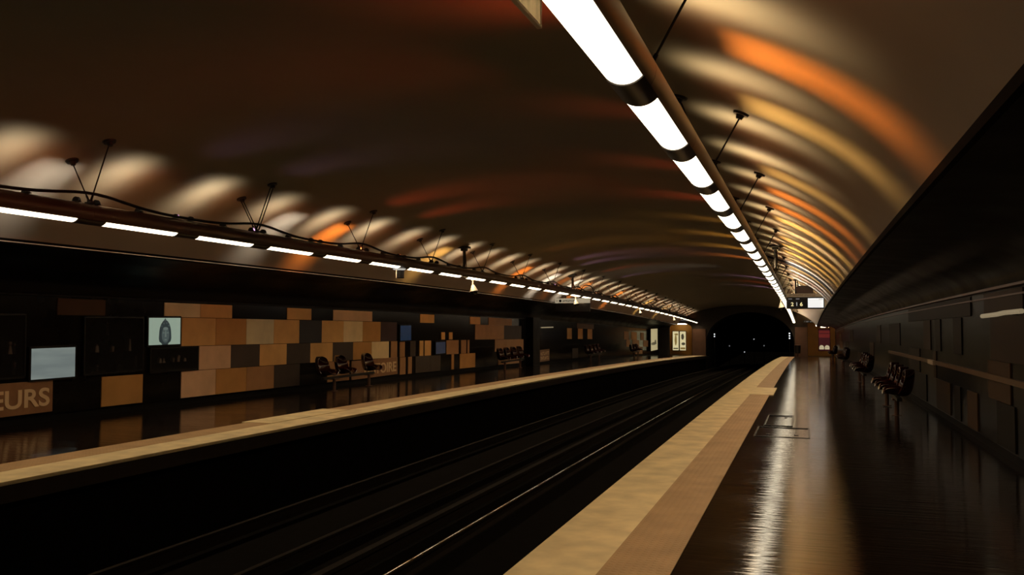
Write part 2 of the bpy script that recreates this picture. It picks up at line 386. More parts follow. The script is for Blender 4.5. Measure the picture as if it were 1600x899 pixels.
poster('lit_poster', 'tall backlit poster in the left end passage, the right one beside the brown pilaster', (-9.90,S1+.35,zE(.40)), .50, 1.6, 0, lit,
   [('picture', inkd, [blob(-.02,1.15,.12,.26,ph=2), blob(.04,.55,.16,.12)]), ('caption', ink, [[(-.2,.08),(.2,.08),(.2,.24),(-.2,.24)]])])
poster('lit_poster', 'backlit poster on the left wall just before the end passage', (WL+.16,70.5,.40+F(70.5)), 3.4, 1.75, PI/2, emat('backlit_olive', (.95,.80,.42), .38),
   [('picture', inkd, [blob(-.2,.55,1.3,.12), blob(.6,.65,.4,.2)])])
redp = emat('backlit_red', (.30,.035,.03), .35); redd = emat('backlit_maroon', (.12,.02,.025), .3); car = emat('backlit_cream', (.85,.72,.45), .55)
def arcs(cx):
    a = [(cx-.17,.10),(cx-.19,.22),(cx-.15,.36),(cx-.05,.44),(cx+.08,.42),(cx+.16,.34),(cx+.18,.22),(cx+.17,.10)]
    return a
poster('lit_poster', 'dim red backlit poster with two cream shapes in the right end passage', (1.42,S1+.5,zE(.5)), .84, 1.72, 0, redd,
   [('red_band', redp, [[(-.42,1.05),(.42,1.05),(.42,1.35),(-.42,1.35)],[(-.42,1.42),(.42,1.42),(.42,1.6),(-.42,1.6)]]), ('cream_shape', car, [arcs(-.21)]), ('cream_shape', car, [arcs(.21)]),
    ('dark_band', emat('backlit_black', (.02,.015,.01), .2), [[(-.33,.22),(-.1,.2),(-.08,.3),(-.3,.31)]]), ('dark_band', emat('backlit_soot', (.02,.015,.01), .2), [[(.09,.2),(.32,.22),(.3,.31),(.1,.3)]])])
# passage sign lettering above the openings
def strip_sign(label, loc, w, h, base, glyph, n, face=0, group=None):
    t = thing('direction_sign', label, 'sign', loc, (0,0,face), group)
    bm = B(); add_box(bm, (0,0,h/2), (w,.06,h)); board = obj('board', bm, base, t, bevel=.004)
    bm = B(); x = -w/2+.08*w; random.seed(n)
    while x < w/2-.1*w:
        g = random.choice((.4,.55,.7))*h*.5
        add_box(bm, (x+g/2,-.031,h*.48), (g*.28,.004,h*.5)); add_box(bm, (x+g/2,-.031,h*(.3 if random.random()<.5 else .66)), (g,.004,h*.12))
        x += g*1.35+(h*.5 if random.random() < .2 else 0)
    obj('lettering', bm, glyph, board)
    return t
dimw = emat('lit_letters', (.8,.78,.72), .35)
strip_sign('dark overhead sign with dim white letters above the right end passage', (.55,S1-.12,zE(2.78)), 1.5, .16, M['bezel'], dimw, 3)
strip_sign('dark overhead sign with dim white letters above the left end passage', (-9.6,S1-.12,zE(2.86)), 1.5, .16, M['bezel'], dimw, 4)
# bin beside the right pilaster
t = thing('litter_bin', 'dark litter bin on a post at the far end of the right platform', 'bin', (-.62,S1-1.2,F(S1-1.2)))
bm = B(); add_cyl(bm, (0,0,.28), (0,0,.92), .2, .24, 20); obj('bin_body', bm, M['black'], t, True)
bm = B(); add_cyl(bm, (0,0,.92), (0,0,.96), .26, .24, 20); obj('rim', bm, M['post'], t, True)
bm = B(); add_cyl(bm, (0,0,0), (0,0,.3), .04); add_cyl(bm, (0,0,0), (0,0,.02), .14); obj('post', bm, M['post'], t, True)
# signal lamps in the tunnel mouth
def signal(x, s, z, n, gap, st, label):
    t = thing('signal_lamp', label, 'signal', (x,s,z+F(S1)))
    bm = B(); add_box(bm, (0,.08,-(n-1)*gap/2), (.22,.12,(n-1)*gap+.24)); add_box(bm, (0,.2,-(n-1)*gap/2), (.05,.2,.05))
    obj('housing', bm, M['black'], t, bevel=.01)
    for k in range(n):
        bm = B(); add_cyl(bm, (0,.02,-k*gap), (0,-.01,-k*gap), .055, seg=14); obj('lens', bm, emat('signal_white', (.9,.95,1), st), t)
    bm = B(); add_cyl(bm, (0,.1,-(n-1)*gap-.12), (0,.1,-z-1.2), .03); obj('post', bm, M['black'], t)
signal(-7.45, S1+2.2, 1.75, 2, .19, 1.2, 'two white signal lights just inside the tunnel, left side')
signal(-1.28, S1+1.5, 1.86, 3, .2, 1.6, 'column of three white signal lights just inside the tunnel, right side')
signal(-4.65, S1+11, 1.15, 1, .2, .45, 'small dim signal light deep in the middle of the tunnel')
signal(-6.75, S1+9, .55, 1, .2, .18, 'faint low signal light in the tunnel, left of the middle')
signal(-3.65, S1+9, .6, 1, .2, .18, 'faint low signal light in the tunnel, right of the middle')
signal(-5.4, S1+9, .0, 1, .2, .5, 'tiny white light down at track level in the tunnel')

# ---------------------------------------------------------------- hanging light rows
def arc_shell(bm, r, a0, a1, y0, y1, n, th=.004):
    """part of a cylinder along Y; angles measured from +X"""
    rows = []
    for k in range(n+1):
        a = a0+(a1-a0)*k/n; c, s = math.cos(a), math.sin(a)
        rows.append([bm.verts.new((rr*c, y, rr*s)) for rr, y in ((r,y0),(r,y1),(r-th,y1),(r-th,y0))])
    for a, b in zip(rows, rows[1:]):
        for k in range(4): bm.faces.new((a[k],a[(k+1)%4],b[(k+1)%4],b[k]))
    bm.faces.new(rows[0]); bm.faces.new(rows[-1][::-1])
LIT = 1.356
def shutter(bm, y, r=.072, a=.0225, sgn=1):
    """an open projector head: a base and two half-round shutter blades that keep its beam a narrow fan across the vault"""
    z = RT+.006
    add_box(bm, (0,y,z), (.105,2*a+.03,.012))
    for q in (-1,1):
        pts = [(r*math.cos(PI*k/10), y+q*a, z+.004+r*math.sin(PI*k/10)) for k in range(11)]
        add_poly(bm, pts, (0,q*.003,0))
def proto_parts():
    D = {}
    bm = B()
    arc_shell(bm, RT, math.radians(-44), math.radians(224), -PITCH/2+.002, PITCH/2-.002, 26, .006)
    D['housing'] = (bm, M['tube'])
    bm = B()
    arc_shell(bm, RT+.011, math.radians(-138), math.radians(-42), LIT/2, PITCH-LIT/2, 10, .03)
    D['collar'] = (bm, M['collar'])
    bm = B(); arc_shell(bm, RT+.003, math.radians(-136), math.radians(-44), -LIT/2, LIT/2, 8, .012)
    D['diffuser'] = (bm, M['lamp'])
    bm = B(); shutter(bm, 0, .048, .0196); D['uplight'] = (bm, M['black'])
    bm = B(); shutter(bm, 0, .056, .0128); D['projector'] = (bm, M['black'])
    out = {}
    for k, (b, m) in D.items():
        o = obj(k, b, m, smooth=k in ('housing','collar','diffuser')); out[k] = o.data; C.objects.unlink(o); bpy.data.objects.remove(o)
    return out
PP = proto_parts()
LD = {}
def spot(name, col, watts, radius, angle, blend, kind='SPOT'):
    key = (kind, col, round(watts,3), radius, angle, blend)
    if key not in LD:
        l = bpy.data.lights.new(name, kind); l.color = col; l.energy = watts; l.shadow_soft_size = radius
        if kind == 'SPOT': l.spot_size = math.radians(angle); l.spot_blend = blend
        LD[key] = l
    o = bpy.data.objects.new(name, LD[key]); C.objects.link(o); return o
def aim(o, sgn, elev):
    d = Vector((sgn*math.cos(elev), 0, math.sin(elev)))
    o.rotation_euler = d.to_track_quat('-Z','Y').to_euler()
WARM = (1,.76,.40); WARM2 = (1,.83,.55)
ORG = (1,.265,.038); YEL = (1,.56,.15); AMB = (1,.45,.06); TAN = (1,.66,.30); LAV = (1,.90,.76); PNK = (1,.72,.60); RED = (1,.10,.025); WHT = (1,.90,.78); PUR = (.55,.28,.55)
# collar index -> (colour, strength) of the projector beam, and of its spill over the crown
GR = {0:(TAN,.10),2:(ORG,.8),3:(YEL,.62),5:(YEL,.45),6:(ORG,.8),7:(ORG,.8),8:(YEL,.9),9:(TAN,.8),10:(YEL,.9),11:(YEL,.8),12:(YEL,.9),13:(TAN,.6)}
for k in range(14,40): GR[k] = ((WHT,PNK,WHT,TAN)[k%4], (1.2,.8,1.1,.7)[k%4])
GL = {-1:(WHT,.25),0:(LAV,.35),3:(LAV,.45),4:(ORG,1.0),7:(YEL,.8),11:(ORG,1.0),13:(WHT,1.2),14:(ORG,.25),15:(WHT,1.1),16:(ORG,1.1),20:(ORG,1.1),25:(YEL,.9),29:(YEL,.6)}
SR = {2:(RED,.3),3:(RED,.36),4:(RED,.08),6:(RED,.12),7:(RED,.22),8:(RED,.2),10:(AMB,.2),11:(AMB,.35),12:(AMB,.5),13:(AMB,.6),14:(AMB,.6),15:(ORG,.4),16:(ORG,.7),19:(WHT,.6),22:(PUR,.5),24:(RED,.3),26:(PUR,.5)}
SL = {1:(PUR,.04),2:(PUR,.05),4:(RED,.16),5:(RED,.16),6:(RED,.08),10:(ORG,.06),12:(PUR,.2),13:(PUR,.2),15:(RED,.12),17:(PUR,.15),18:(AMB,.08)}
def light_row(sgn, d, s0, n0, n1, gels, spills, side):
    cnt = 0
    for n in range(n0, n1):
        sc = s0+PITCH*n+LIT/2
        cnt += 1
        if sgn > 0 and n < 1:
            label = 'lit tube light overhead at the very start of the right row'
            if n == 0: label = 'lit tube light just before the large one at the top edge of the right row'
        elif sgn < 0 and n < 0: label = 'lit tube light past the left edge of the picture in the left hanging row'
        else:
            k = n if sgn > 0 else n+1
            label = 'white tube light, %s from the near end of the hanging row over the %s platform' % (ORD(k), side)
        t = thing('tube_light', label, 'light', (d, sc, TZ+T(sc)), (slopeT(sc),0,0), 'tube lights over the %s platform' % side)
        for part in ('housing','collar','diffuser','uplight'):
            o = bpy.data.objects.new(part, PP[part]); C.objects.link(o); o.parent = t
        l = spot('uplight_lamp', WARM if sgn > 0 else WARM2, UP*(1 if sgn > 0 else .74)*(.75+.5*((n*37)%11)/11), .015, 128, 1.0)
        l.parent = t; l.location = (0,0,RT+.024); aim(l, sgn, math.radians(52))
        l = spot('wash_lamp', (1,.36,.13), WASH, .03, 170, 1.0); l.parent = t; l.location = (0,.3,RT+.05); aim(l, sgn, math.radians(25))
        key = 'down_light'
        if key not in LD:
            a = bpy.data.lights.new(key, 'AREA'); a.shape = 'RECTANGLE'; a.size = .15; a.size_y = LIT-.04; a.energy = DOWN; a.color = (1,.66,.34); a.spread = math.radians(150); LD[key] = a
        l = bpy.data.objects.new(key, LD[key]); C.objects.link(l); l.parent = t; l.location = (0,0,-RT-.006)
        if n in gels or n in spills:
            for q in (-1,1):
                o = bpy.data.objects.new('projector', PP['projector']); C.objects.link(o); o.parent = t; o.location = (0,PITCH/2+q*.16,0)
        if n in gels:
            c, w = gels[n]
            for q in (-1,1):
                l = spot('projector_lamp', c, GEL*w*(1.6 if n > 7 and sgn > 0 else 1), .0085, 130, 1.0); l.parent = t; l.location = (0,PITCH/2+q*.16,RT+.024); aim(l, sgn, math.radians(0))
        if n in spills:
            c, w = spills[n]
            l = spot('spill_lamp', c, SPILL*w, .010, 104, 1.0); l.parent = t; l.location = (0,PITCH/2-.16,RT+.027); aim(l, -sgn, math.radians(9))
light_row(1, TR, 1.265, -2, 40, GR, SR, 'right')
light_row(-1, TL, 7.05, -4, 37, GL, SL, 'left')

# suspension rods: V-shaped pairs from the vault to the row
def hanger(d, s, double, label, group):
    t = thing('light_hanger', label, 'hanger', (d, s, TZ+RT+T(s)), group=group)
    z0 = TZ+RT
    bm = B(); add_box(bm, (0,0,.012), (.10,.07,.025)); add_box(bm, (0,0,.035), (.05,.05,.04)); obj('clamp', bm, M['black'], t, bevel=.004)
    for q in (-1,1):
        x = q*.30; zt = vault(d+x)-z0
        top = Vector((x,0,zt-.03)); base = Vector((q*.02,0,.045))
        bm = B()
        for dy in ((-.035,.035) if double else (0,)):
            add_cyl(bm, base+Vector((0,dy,0)), top+Vector((0,dy,0)), .0085, seg=8)
            add_cyl(bm, base+Vector((0,dy,0)), base+(top-base)*.12+Vector((0,dy,0)), .014, seg=8)
        rod = obj('rod', bm, M['black'], t, True)
        bm = B(); a = math.atan((vault(d+x+.05)-vault(d+x-.05))/.1)
        vv = add_cyl(bm, (0,0,-.012), (0,0,.012), .075, .085, 16)
        add_cyl(bm, (0,0,-.055), (0,0,-.01), .03, .045, 12)
        bmesh.ops.transform(bm, matrix=Matrix.Translation((x,0,zt-.012)) @ Matrix.Rotation(-a,4,'Y'), verts=bm.verts)
        obj('ceiling_plate', bm, M['black'], rod, True)
for k in range(20):
    s = 5.15+3.63*k
    if s > 72: break
    hanger(TR, s, False, 'thin black V-shaped rods holding the right light row, %s pair from the near end' % ORD(k+1), 'light hangers over the right platform')
for k in range(-1, 19):
    s = 8.69+3.55*k
    if s > 72: break
    hanger(TL, s, k == 1, 'black V-shaped rods holding the left light row, '+('pair past the left edge of the picture' if k < 0 else '%s pair from the left' % ORD(k+1)), 'light hangers over the left platform')
# supply cables lying along the tops of the rows, lifted at each hanger
def cable(d, s0, pitch, n, off, label):
    bm = B(); pts = []
    a, b = s0-pitch, s0+pitch*n
    for s in ss(a, b, .18):
        u = ((s-s0)/pitch+.5) % 1-.5
        lift = .11*math.exp(-(u*pitch/.75)**2)
        pts.append((d+off, s, TZ+RT+.018+lift+T(s)))
    add_tube(bm, pts, .021, 6); tag(obj('supply_cable', bm, M['cable'], smooth=True), label, 'cable')
cable(TL, 8.69, 3.55, 17, .055, 'long black cable draped along the top of the left light row')
cable(TR, 5.15, 3.63, 17, -.055, 'long black cable lying along the top of the right light row')

# dark conduit arch across the vault, right side
bm = B(); pts = []
for i in range(25):
    d = -1.3+(LIPR-.02+1.3)*i/24; pts.append((d, 28.6, vault(d)-.02+T(28.6)))
add_tube(bm, pts, .045, 8); tag(obj('conduit', bm, M['cable'], smooth=True), 'dark conduit arching over the right vault before the pale stripes', 'conduit')

# ---------------------------------------------------------------- poles, cameras and signs on the rows
def pole(d, s, ztop, zbot, label, x2=None):
    t = thing('ceiling_pole', label, 'pole', (d, s, T(s)))
    bm = B(); add_cyl(bm, (0,0,zbot), (0,0,ztop), .04, seg=14); add_cyl(bm, (.07,.0,zbot+.02), (.03,0,ztop-.06), .012, seg=8); obj('tube', bm, M['black'], t, True)
    bm = B(); add_box(bm, (0,0,ztop-.03), (.30,.26,.06)); add_box(bm, (0,0,ztop-.09), (.16,.14,.08)); obj('ceiling_plate', bm, M['black'], t, bevel=.01)
    bm = B(); add_box(bm, (0,0,zbot), (.14,.14,.06)); obj('foot', bm, M['black'], t, bevel=.006)
def cctv(d, s, label, ztop, big=1.0, group='security cameras'):
    """white arm with a round housing and a dark dome under it"""
    t = thing('security_camera', label, 'camera', (d, s, ztop+T(s)), group=group)
    bm = B(); add_cyl(bm, (0,0,.0), (0,0,-.13*big), .022, seg=12); add_cyl(bm, (0,0,0), (0,0,-.015), .05, seg=14); obj('arm', bm, M['white'], t, True)
    bm = B(); add_cyl(bm, (.0,0,-.12*big), (.03,0,-.27*big), .035, .10*big, 18); obj('housing', bm, M['white'], t, True)
    bm = B(); add_sphere(bm, (.03,0,-.28*big), .095*big, (1,1,.8)); obj('dome', bm, M['bezel'], t, True)
pole(TL-.16, 21.9, vault(TL-.16), TZ+RT-.02, 'short thick black pole from vault to left light row, nearest of the left poles')
cctv(TL+.02, 22.1, 'white dome camera hanging under the left light row beside the nearest pole', TZ-RT-.01, 1.15)
pole(TL-.16, 33.5, vault(TL-.16), TZ+RT-.02, 'short black pole above the left light row where the pale sign hangs')
cctv(TL+.02, 33.3, 'white dome camera in front of the pale sign under the left light row', TZ-RT-.01, 1.1)
pole(TR+.15, 23.8, vault(TR+.15), TZ+RT-.02, 'thick black pole from vault to right light row, with a wide ceiling plate')
cctv(TR-.02, 35.2, 'dome camera under the right light row left of the train display', TZ-RT-.08, 1.25)
cctv(TL, 47.5, 'small far camera under the left light row, third from the near end', TZ-RT-.01, .9)
cctv(TL, 60.5, 'tiny far camera under the left light row near the end wall', TZ-RT-.01, .9)
# small loudspeaker under the left row
t = thing('loudspeaker', 'small dark box with a white top plate under the left light row', 'speaker', (TL+.0, 17.6, TZ-RT+T(17.6)))
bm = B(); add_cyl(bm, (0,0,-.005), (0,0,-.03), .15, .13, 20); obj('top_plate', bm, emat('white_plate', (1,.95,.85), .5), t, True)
bm = B(); add_box(bm, (.02,0,-.13), (.13,.16,.18)); obj('box', bm, M['bezel'], t, bevel=.01)
bm = B(); add_cyl(bm, (-.02,-.11,-.03), (-.02,-.11,-.22), .008, seg=8); obj('rod', bm, M['white'], t)
# cable loops beside the signs
for d, s, r, lab in ((TL+.05, 35.1, .27, 'black cable loop standing on the left light row past the sign'), (TR+.2, 37.5, .24, 'black cable loop beside the train display pole on the right')):
    bm = B(); add_tube(bm, [(d+r*math.cos(PI*k/14), s, TZ+RT+T(s)+r*1.05*math.sin(PI*k/14)) for k in range(15)], .02, 8)
    tag(obj('cable_loop', bm, M['cable'], smooth=True), lab, 'cable')
# pale sign with dark display under the left row
t = thing('hanging_sign', 'pale hanging sign strip over a dark display box under the left light row', 'sign', (-8.95, 34.0, 2.60+T(34)))
bm = B(); add_box(bm, (0,0,.095), (1.45,.10,.19)); obj('strip', bm, emat('lit_strip', (1,.82,.55), .32), t, bevel=.004)
bm = B(); random.seed(5)
add_cyl(bm, (-.5,-.051,.085), (-.5,-.056,.085), .055, seg=18); add_box(bm, (-.64,-.053,.085), (.06,.006,.02))
x = -.40
while x < .12:
    g = random.choice((.03,.045,.055)); add_box(bm, (x+g/2,-.053,.085), (g*.5,.006,.075)); add_box(bm, (x+g/2,-.053,.06 if random.random()<.5 else .11), (g,.006,.018)); x += g*1.35
obj('lettering', bm, M['bezel'], t)
bm = B(); add_box(bm, (0,.02,-.18), (1.45,.16,.34)); obj('display_box', bm, M['bezel'], t, bevel=.008)
bm = B()
for x in (-.3,.3): add_cyl(bm, (x,.02,.18), (x,.02,.30), .02)
obj('bracket', bm, M['black'], t)
# train display over the right platform
DS = 36.0
t = thing('train_display', 'black train display reading 2 and 6 with a bright white panel', 'display', (0, DS, 2.40+T(DS)))
bm = B(); add_box(bm, (0,.06,.225), (1.42,.22,.47)); case = obj('case', bm, M['bezel'], t, bevel=.01)
bm = B(); add_box(bm, (.385,-.053,.225), (.58,.012,.37)); wp = obj('white_panel', bm, emat('white_screen', (1,.98,.95), .95), t)
bm = B(); random.seed(2)
for k in range(5): add_box(bm, (.36-.03*k*0,-.0605,.10+.055*k), (.46-.05*(k%2),.002,.012))
add_box(bm, (.58,-.0605,.37), (.16,.003,.05))
obj('fine_print', bm, emat('faint_print', (.86,.82,.74), .8), wp)
yl = emat('yellow_digits', (1,.82,.40), .85)
text_obj('2', .10, .15, yl, case, (-.54,-.062,.10), (1,0,0), name='digit'); text_obj('6', .10, .15, yl, case, (-.20,-.062,.10), (1,0,0), name='digit')
bm = B(); add_box(bm, (-.32,-.058,.18), (.02,.01,.14)); obj('divider', bm, emat('divider_white', (.9,.9,.85), .7), case)
bm = B()
for x0 in (-.62,-.34):
    for k in range(4): add_box(bm, (x0+.035*k,-.058,.385), (.024,.01,.028))
obj('heading', bm, emat('heading_grey', (.6,.58,.6), .4), case)
bm = B(); add_box(bm, (0,.06,.53), (1.42,.20,.13)); ds = obj('direction_strip', bm, emat('lit_brown_strip', (.30,.19,.09), .42), t, bevel=.004)
bm = B(); random.seed(8)
x = -.60
while x < .38:
    g = random.choice((.035,.045,.06)); add_box(bm, (x+g/2,-.043,.53), (g*.45,.006,.07)); add_box(bm, (x+g/2,-.043,.505 if random.random()<.5 else .555), (g,.006,.016)); x += g*1.3+(.06 if random.random()<.15 else 0)
obj('lettering', bm, mat('dark_writing', (.10,.045,.02), .5), ds)
bm = B()
for x in (-.36,.52): add_cyl(bm, (x,.1,.58), (x,.1,vault(x)-2.40-.0), .03, seg=12); add_box(bm, (x,.1,vault(x)-2.43), (.16,.16,.05))
obj('pole', bm, M['black'], t, True)
t = thing('equipment_box', 'dark brown equipment box standing just above the train display', 'box', (-.03, DS+.25, 2.96+T(DS)))
bm = B(); add_box(bm, (0,0,.17), (.66,.3,.32)); obj('case', bm, mat('brown_case', (.06,.028,.016), .5), t, bevel=.008)
bm = B(); add_box(bm, (-.03,0,.345), (.4,.2,.02)); obj('lid', bm, M['black'], t)
bm = B()
for x in (-.25,.25): add_box(bm, (x,.1,.0), (.04,.05,.06)); add_box(bm, (x,.1,.34+.1), (.03,.03,.26))
obj('bracket', bm, M['black'], t)
# framed panel beside the near end of the right row
t = thing('framed_mirror', 'small mirror-like panel in a pale frame left of the nearest tube light', 'mirror', (-1.26, 3.92, 3.085+T(3.9)))
bm = B()
for y in (-.22,.22): add_box(bm, (0,y,.25), (.026,.018,.5))
for z in (.0,.5): add_box(bm, (0,0,z), (.026,.455,.014))
obj('frame', bm, M['pale'], t, bevel=.003)
bm = B(); add_box(bm, (.004,0,.25), (.012,.42,.48)); obj('glass', bm, mat('clouded_mirror', (.42,.40,.32), .22, .85, noise=.5, nscale=7, stretch=(1,2,.6)), t)
bm = B(); add_box(bm, (-.008,0,.25), (.01,.42,.48)); obj('back', bm, M['post'], t)
bm = B(); add_cyl(bm, (0,0,.5), (0,0,vault(-1.26)-3.085), .015); obj('hanging_rod', bm, M['black'], t)

# ---------------------------------------------------------------- seats
def shell_mesh():
    bm = B(); nu, nv = 12, 18; rows = []
    path = [(.43,.405),(.40,.43),(.30,.42),(.18,.395),(.08,.385),(.0,.41),(-.05,.48),(-.075,.58),(-.09,.68),(-.10,.78),(-.095,.86)]
    def P(v):
        x = v*(len(path)-1); i = min(int(x), len(path)-2); f = x-i
        g = lambda k: path[max(0,min(len(path)-1,k))]
        r = []
        for c in (0,1):
            p0,p1,p2,p3 = g(i-1)[c],g(i)[c],g(i+1)[c],g(i+2)[c]
            r.append(.5*(2*p1+(p2-p0)*f+(2*p0-5*p1+4*p2-p3)*f*f+(3*p1-p0-3*p2+p3)*f**3))
        return r
    for j in range(nv+1):
        v = j/nv; x, z = P(v); row = []
        w = .25*min(1, (1-abs(2*v-1)**5.0)**.5+.02) if v > .5 else .25*(.80+.20*min(1,v/.25))
        for i in range(nu+1):
            u = i/nu*2-1
            side = abs(u)**2.6
            if v > .45: row.append(bm.verts.new((x+.24*side*(1-.6*(v-.45)), u*w, z)))
            else: row.append(bm.verts.new((x*(1-.05*side), u*w, z+.20*side*(.30+.70*v/.45))))
        rows.append(row)
    for a, b in zip(rows, rows[1:]):
        for i in range(nu): bm.faces.new((a[i],a[i+1],b[i+1],b[i]))
    o = obj('seat', bm, M['seat'], smooth=True)
    m = o.modifiers.new('s','SOLIDIFY'); m.thickness = .022; m.offset = 0
    m = o.modifiers.new('u','SUBSURF'); m.levels = 1; m.render_levels = 1
    bpy.context.view_layer.update()
    me = bpy.data.meshes.new_from_object(o.evaluated_get(bpy.context.evaluated_depsgraph_get()))
    C.objects.unlink(o); bpy.data.objects.remove(o); return me
SHELL = shell_mesh()
for p in SHELL.polygons: p.use_smooth = True
def bench(d, sgn, seats, posts, label, group):
    s = sum(seats)/len(seats)
    t = thing('seat_row', label, 'bench', (d, s, F(s)), (0,0,0 if sgn > 0 else PI), group)
    q = 1 if sgn > 0 else -1
    for k in seats:
        o = bpy.data.objects.new('seat', SHELL); C.objects.link(o); o.parent = t; o.location = (0,(k-s)*q,.02)
    bm = B(); a, b = (min(seats)-s)*q, (max(seats)-s)*q
    add_box(bm, (.16,(a+b)/2,.345), (.09,abs(b-a)+.3,.06)); obj('beam', bm, M['black'], t, bevel=.006)
    for k in posts:
        bm = B(); y = (k-s)*q
        add_cyl(bm, (.16,y,.0), (.16,y,.32), .04, seg=14); add_box(bm, (.16,y,.31), (.16,.24,.03)); add_cyl(bm, (.16,y,0), (.16,y,.015), .09, seg=16)
        obj('post', bm, M['post'], t, True)
GB = 'red shell seats along the walls'
bench(-11.25, 1, [18.55,19.45,20.85], [18.95,20.75], 'row of three dark red shell seats by the HISTOIRE panel on the left platform', GB)
bench(-11.25, 1, [31.6,32.4,33.2,34.0], [31.8,33.7], 'row of dark red shell seats before the black pillar on the left platform', GB)
bench(-11.25, 1, [45.6,46.5,47.4,48.3], [46.0,48.0], 'distant row of dark red shell seats past the black pillar, left platform', GB)
bench(-11.25, 1, [58.2,59.2,60.2], [58.5,60.0], 'most distant row of dark red shell seats on the left platform', GB)
bench(1.72, -1, [16.9,17.8,18.7,19.6], [17.3,19.3], 'nearest row of dark red shell seats on the right platform', GB)
bench(1.72, -1, [26.4,27.3,28.2,29.1], [26.9,28.7], 'second row of dark red shell seats on the right platform', GB)
bench(1.72, -1, [40.4,41.4,42.4], [40.8,42.0], 'third row of dark red shell seats on the right platform', GB)
bench(1.72, -1, [56.0,57.0,58.0], [56.4,57.6], 'farthest row of dark red shell seats on the right platform', GB)

# ---------------------------------------------------------------- screens and named panels on the left wall
def on_left(s, z): return (WL+.02, s, z+F(s))
def screen(s0, s1, z0, z1, m, label, parts=()):
    sm = (s0+s1)/2
    t = thing('wall_screen', label, 'screen', on_left(sm, z0))
    w, h = s1-s0, z1-z0
    bm = B(); add_box(bm, (.02,0,h/2), (.05,w+.07,h+.07)); obj('bezel', bm, M['bezel'], t, bevel=.006)
    bm = B(); add_box(bm, (.045,0,h/2), (.008,w,h)); disp = obj('display', bm, m, t)
    for nm, mt, off, shapes in parts:
        bm = B()
        for pts in shapes: add_poly(bm, [(off,y,z) for y, z in pts], (.0015,0,0))
        obj(nm, bm, mt, disp)
def bandscreen(name, c0, c1):
    m = emat(name, c0, 1.0); nt = m.node_tree; p = nt.nodes['Principled BSDF']
    tc = nt.nodes.new('ShaderNodeTexCoord'); mp = nt.nodes.new('ShaderNodeMapping'); mp.inputs['Scale'].default_value = (0,.5,3.5)
    nz = nt.nodes.new('ShaderNodeTexNoise'); nz.inputs['Scale'].default_value = 2; cr = nt.nodes.new('ShaderNodeValToRGB')
    cr.color_ramp.elements[0].position = .35; cr.color_ramp.elements[0].color = (*c0,1); cr.color_ramp.elements[1].position = .65; cr.color_ramp.elements[1].color = (*c1,1)
    nt.links.new(tc.outputs['Object'], mp.inputs[0]); nt.links.new(mp.outputs[0], nz.inputs['Vector']); nt.links.new(nz.outputs['Fac'], cr.inputs[0]); nt.links.new(cr.outputs[0], p.inputs['Emission Color'])
    return m
screen(10.71,11.59,.715,1.215, bandscreen('grey_screen', (.125,.15,.145), (.17,.20,.185)), 'blank pale grey wall screen above the panel lettered EURS')
def E(cy, cz, ry, rz, a0=0, a1=2*PI, n=18): return [(cy+ry*math.cos(a0+(a1-a0)*k/n), cz+rz*math.sin(a0+(a1-a0)*k/n)) for k in range(n if abs(a1-a0) > 6 else n+1)]
hd = emat('statue_dark', (.018,.028,.03), 1.0); hm = emat('statue_mid', (.05,.07,.068), 1.0); hl = emat('statue_light', (.10,.13,.115), 1.0)
head = [(-.075,.0),(-.10,.03),(-.155,.06),(-.17,.12),(-.165,.2),(-.16,.26),(-.145,.33),(-.11,.40),(-.06,.455),(-.03,.475),(.0,.515),(.03,.475),(.07,.455),(.12,.40),(.15,.33),(.165,.26),(.17,.2),(.175,.12),(.155,.06),(.10,.03),(.08,.0)]
screen(13.33,14.2,1.225,1.745, emat('pale_green_screen', (.235,.30,.235), 1.0), 'lit wall screen showing a dark carved stone head on pale green',
  [('head', hd, .050, [head]),
   ('face', hm, .0525, [E(.01,.19,.105,.155)]),
   ('features', hl, .055, [[(-.01,.15),(.03,.15),(.02,.27),(.0,.27)], E(-.045,.23,.03,.012), E(.065,.23,.03,.012), E(.01,.31,.07,.03), E(.01,.095,.035,.012)]),
   ('curls', hm, .0525, [E(-.10,.36,.02,.016), E(-.04,.41,.02,.016), E(.04,.42,.02,.016), E(.10,.37,.02,.016), E(0,.47,.016,.014)])])
screen(24.1,24.85,1.20,1.66, bandscreen('deep_blue_screen', (.0012,.010,.026), (.002,.014,.036)), 'dim deep blue wall screen high on the left wall past HISTOIRE')
screen(26.8,27.6,.73,1.12, bandscreen('slate_blue_screen', (.007,.011,.021), (.013,.018,.030)), 'small slate blue wall screen lower on the left wall')
def name_panel(s0, s1, txt, t0, t1, label, z0=.155, z1=.675, lh=.27, lz=.26):
    sm = (s0+s1)/2
    t = thing('name_panel', label, 'sign', on_left(sm, 0))
    bm = B(); add_box(bm, (.0,0,(z0+z1)/2), (.03,s1-s0,z1-z0)); pn = obj('panel', bm, mat('name_panel_brown', (.25,.125,.055), .45, noise=.1), t, bevel=.003)
    text_obj(txt, t1-t0, lh, M['letter'], pn, (.022, t0-sm, lz), (0,1,0))
name_panel(9.1,11.17,'EURS',10.02,11.10,'brown wall panel lettered EURS at the left edge', lh=.30, lz=.26)
name_panel(21.15,23.97,'HISTOIRE',21.85,23.86,'brown wall panel lettered HISTOIRE behind the left seats', lh=.30, lz=.25)
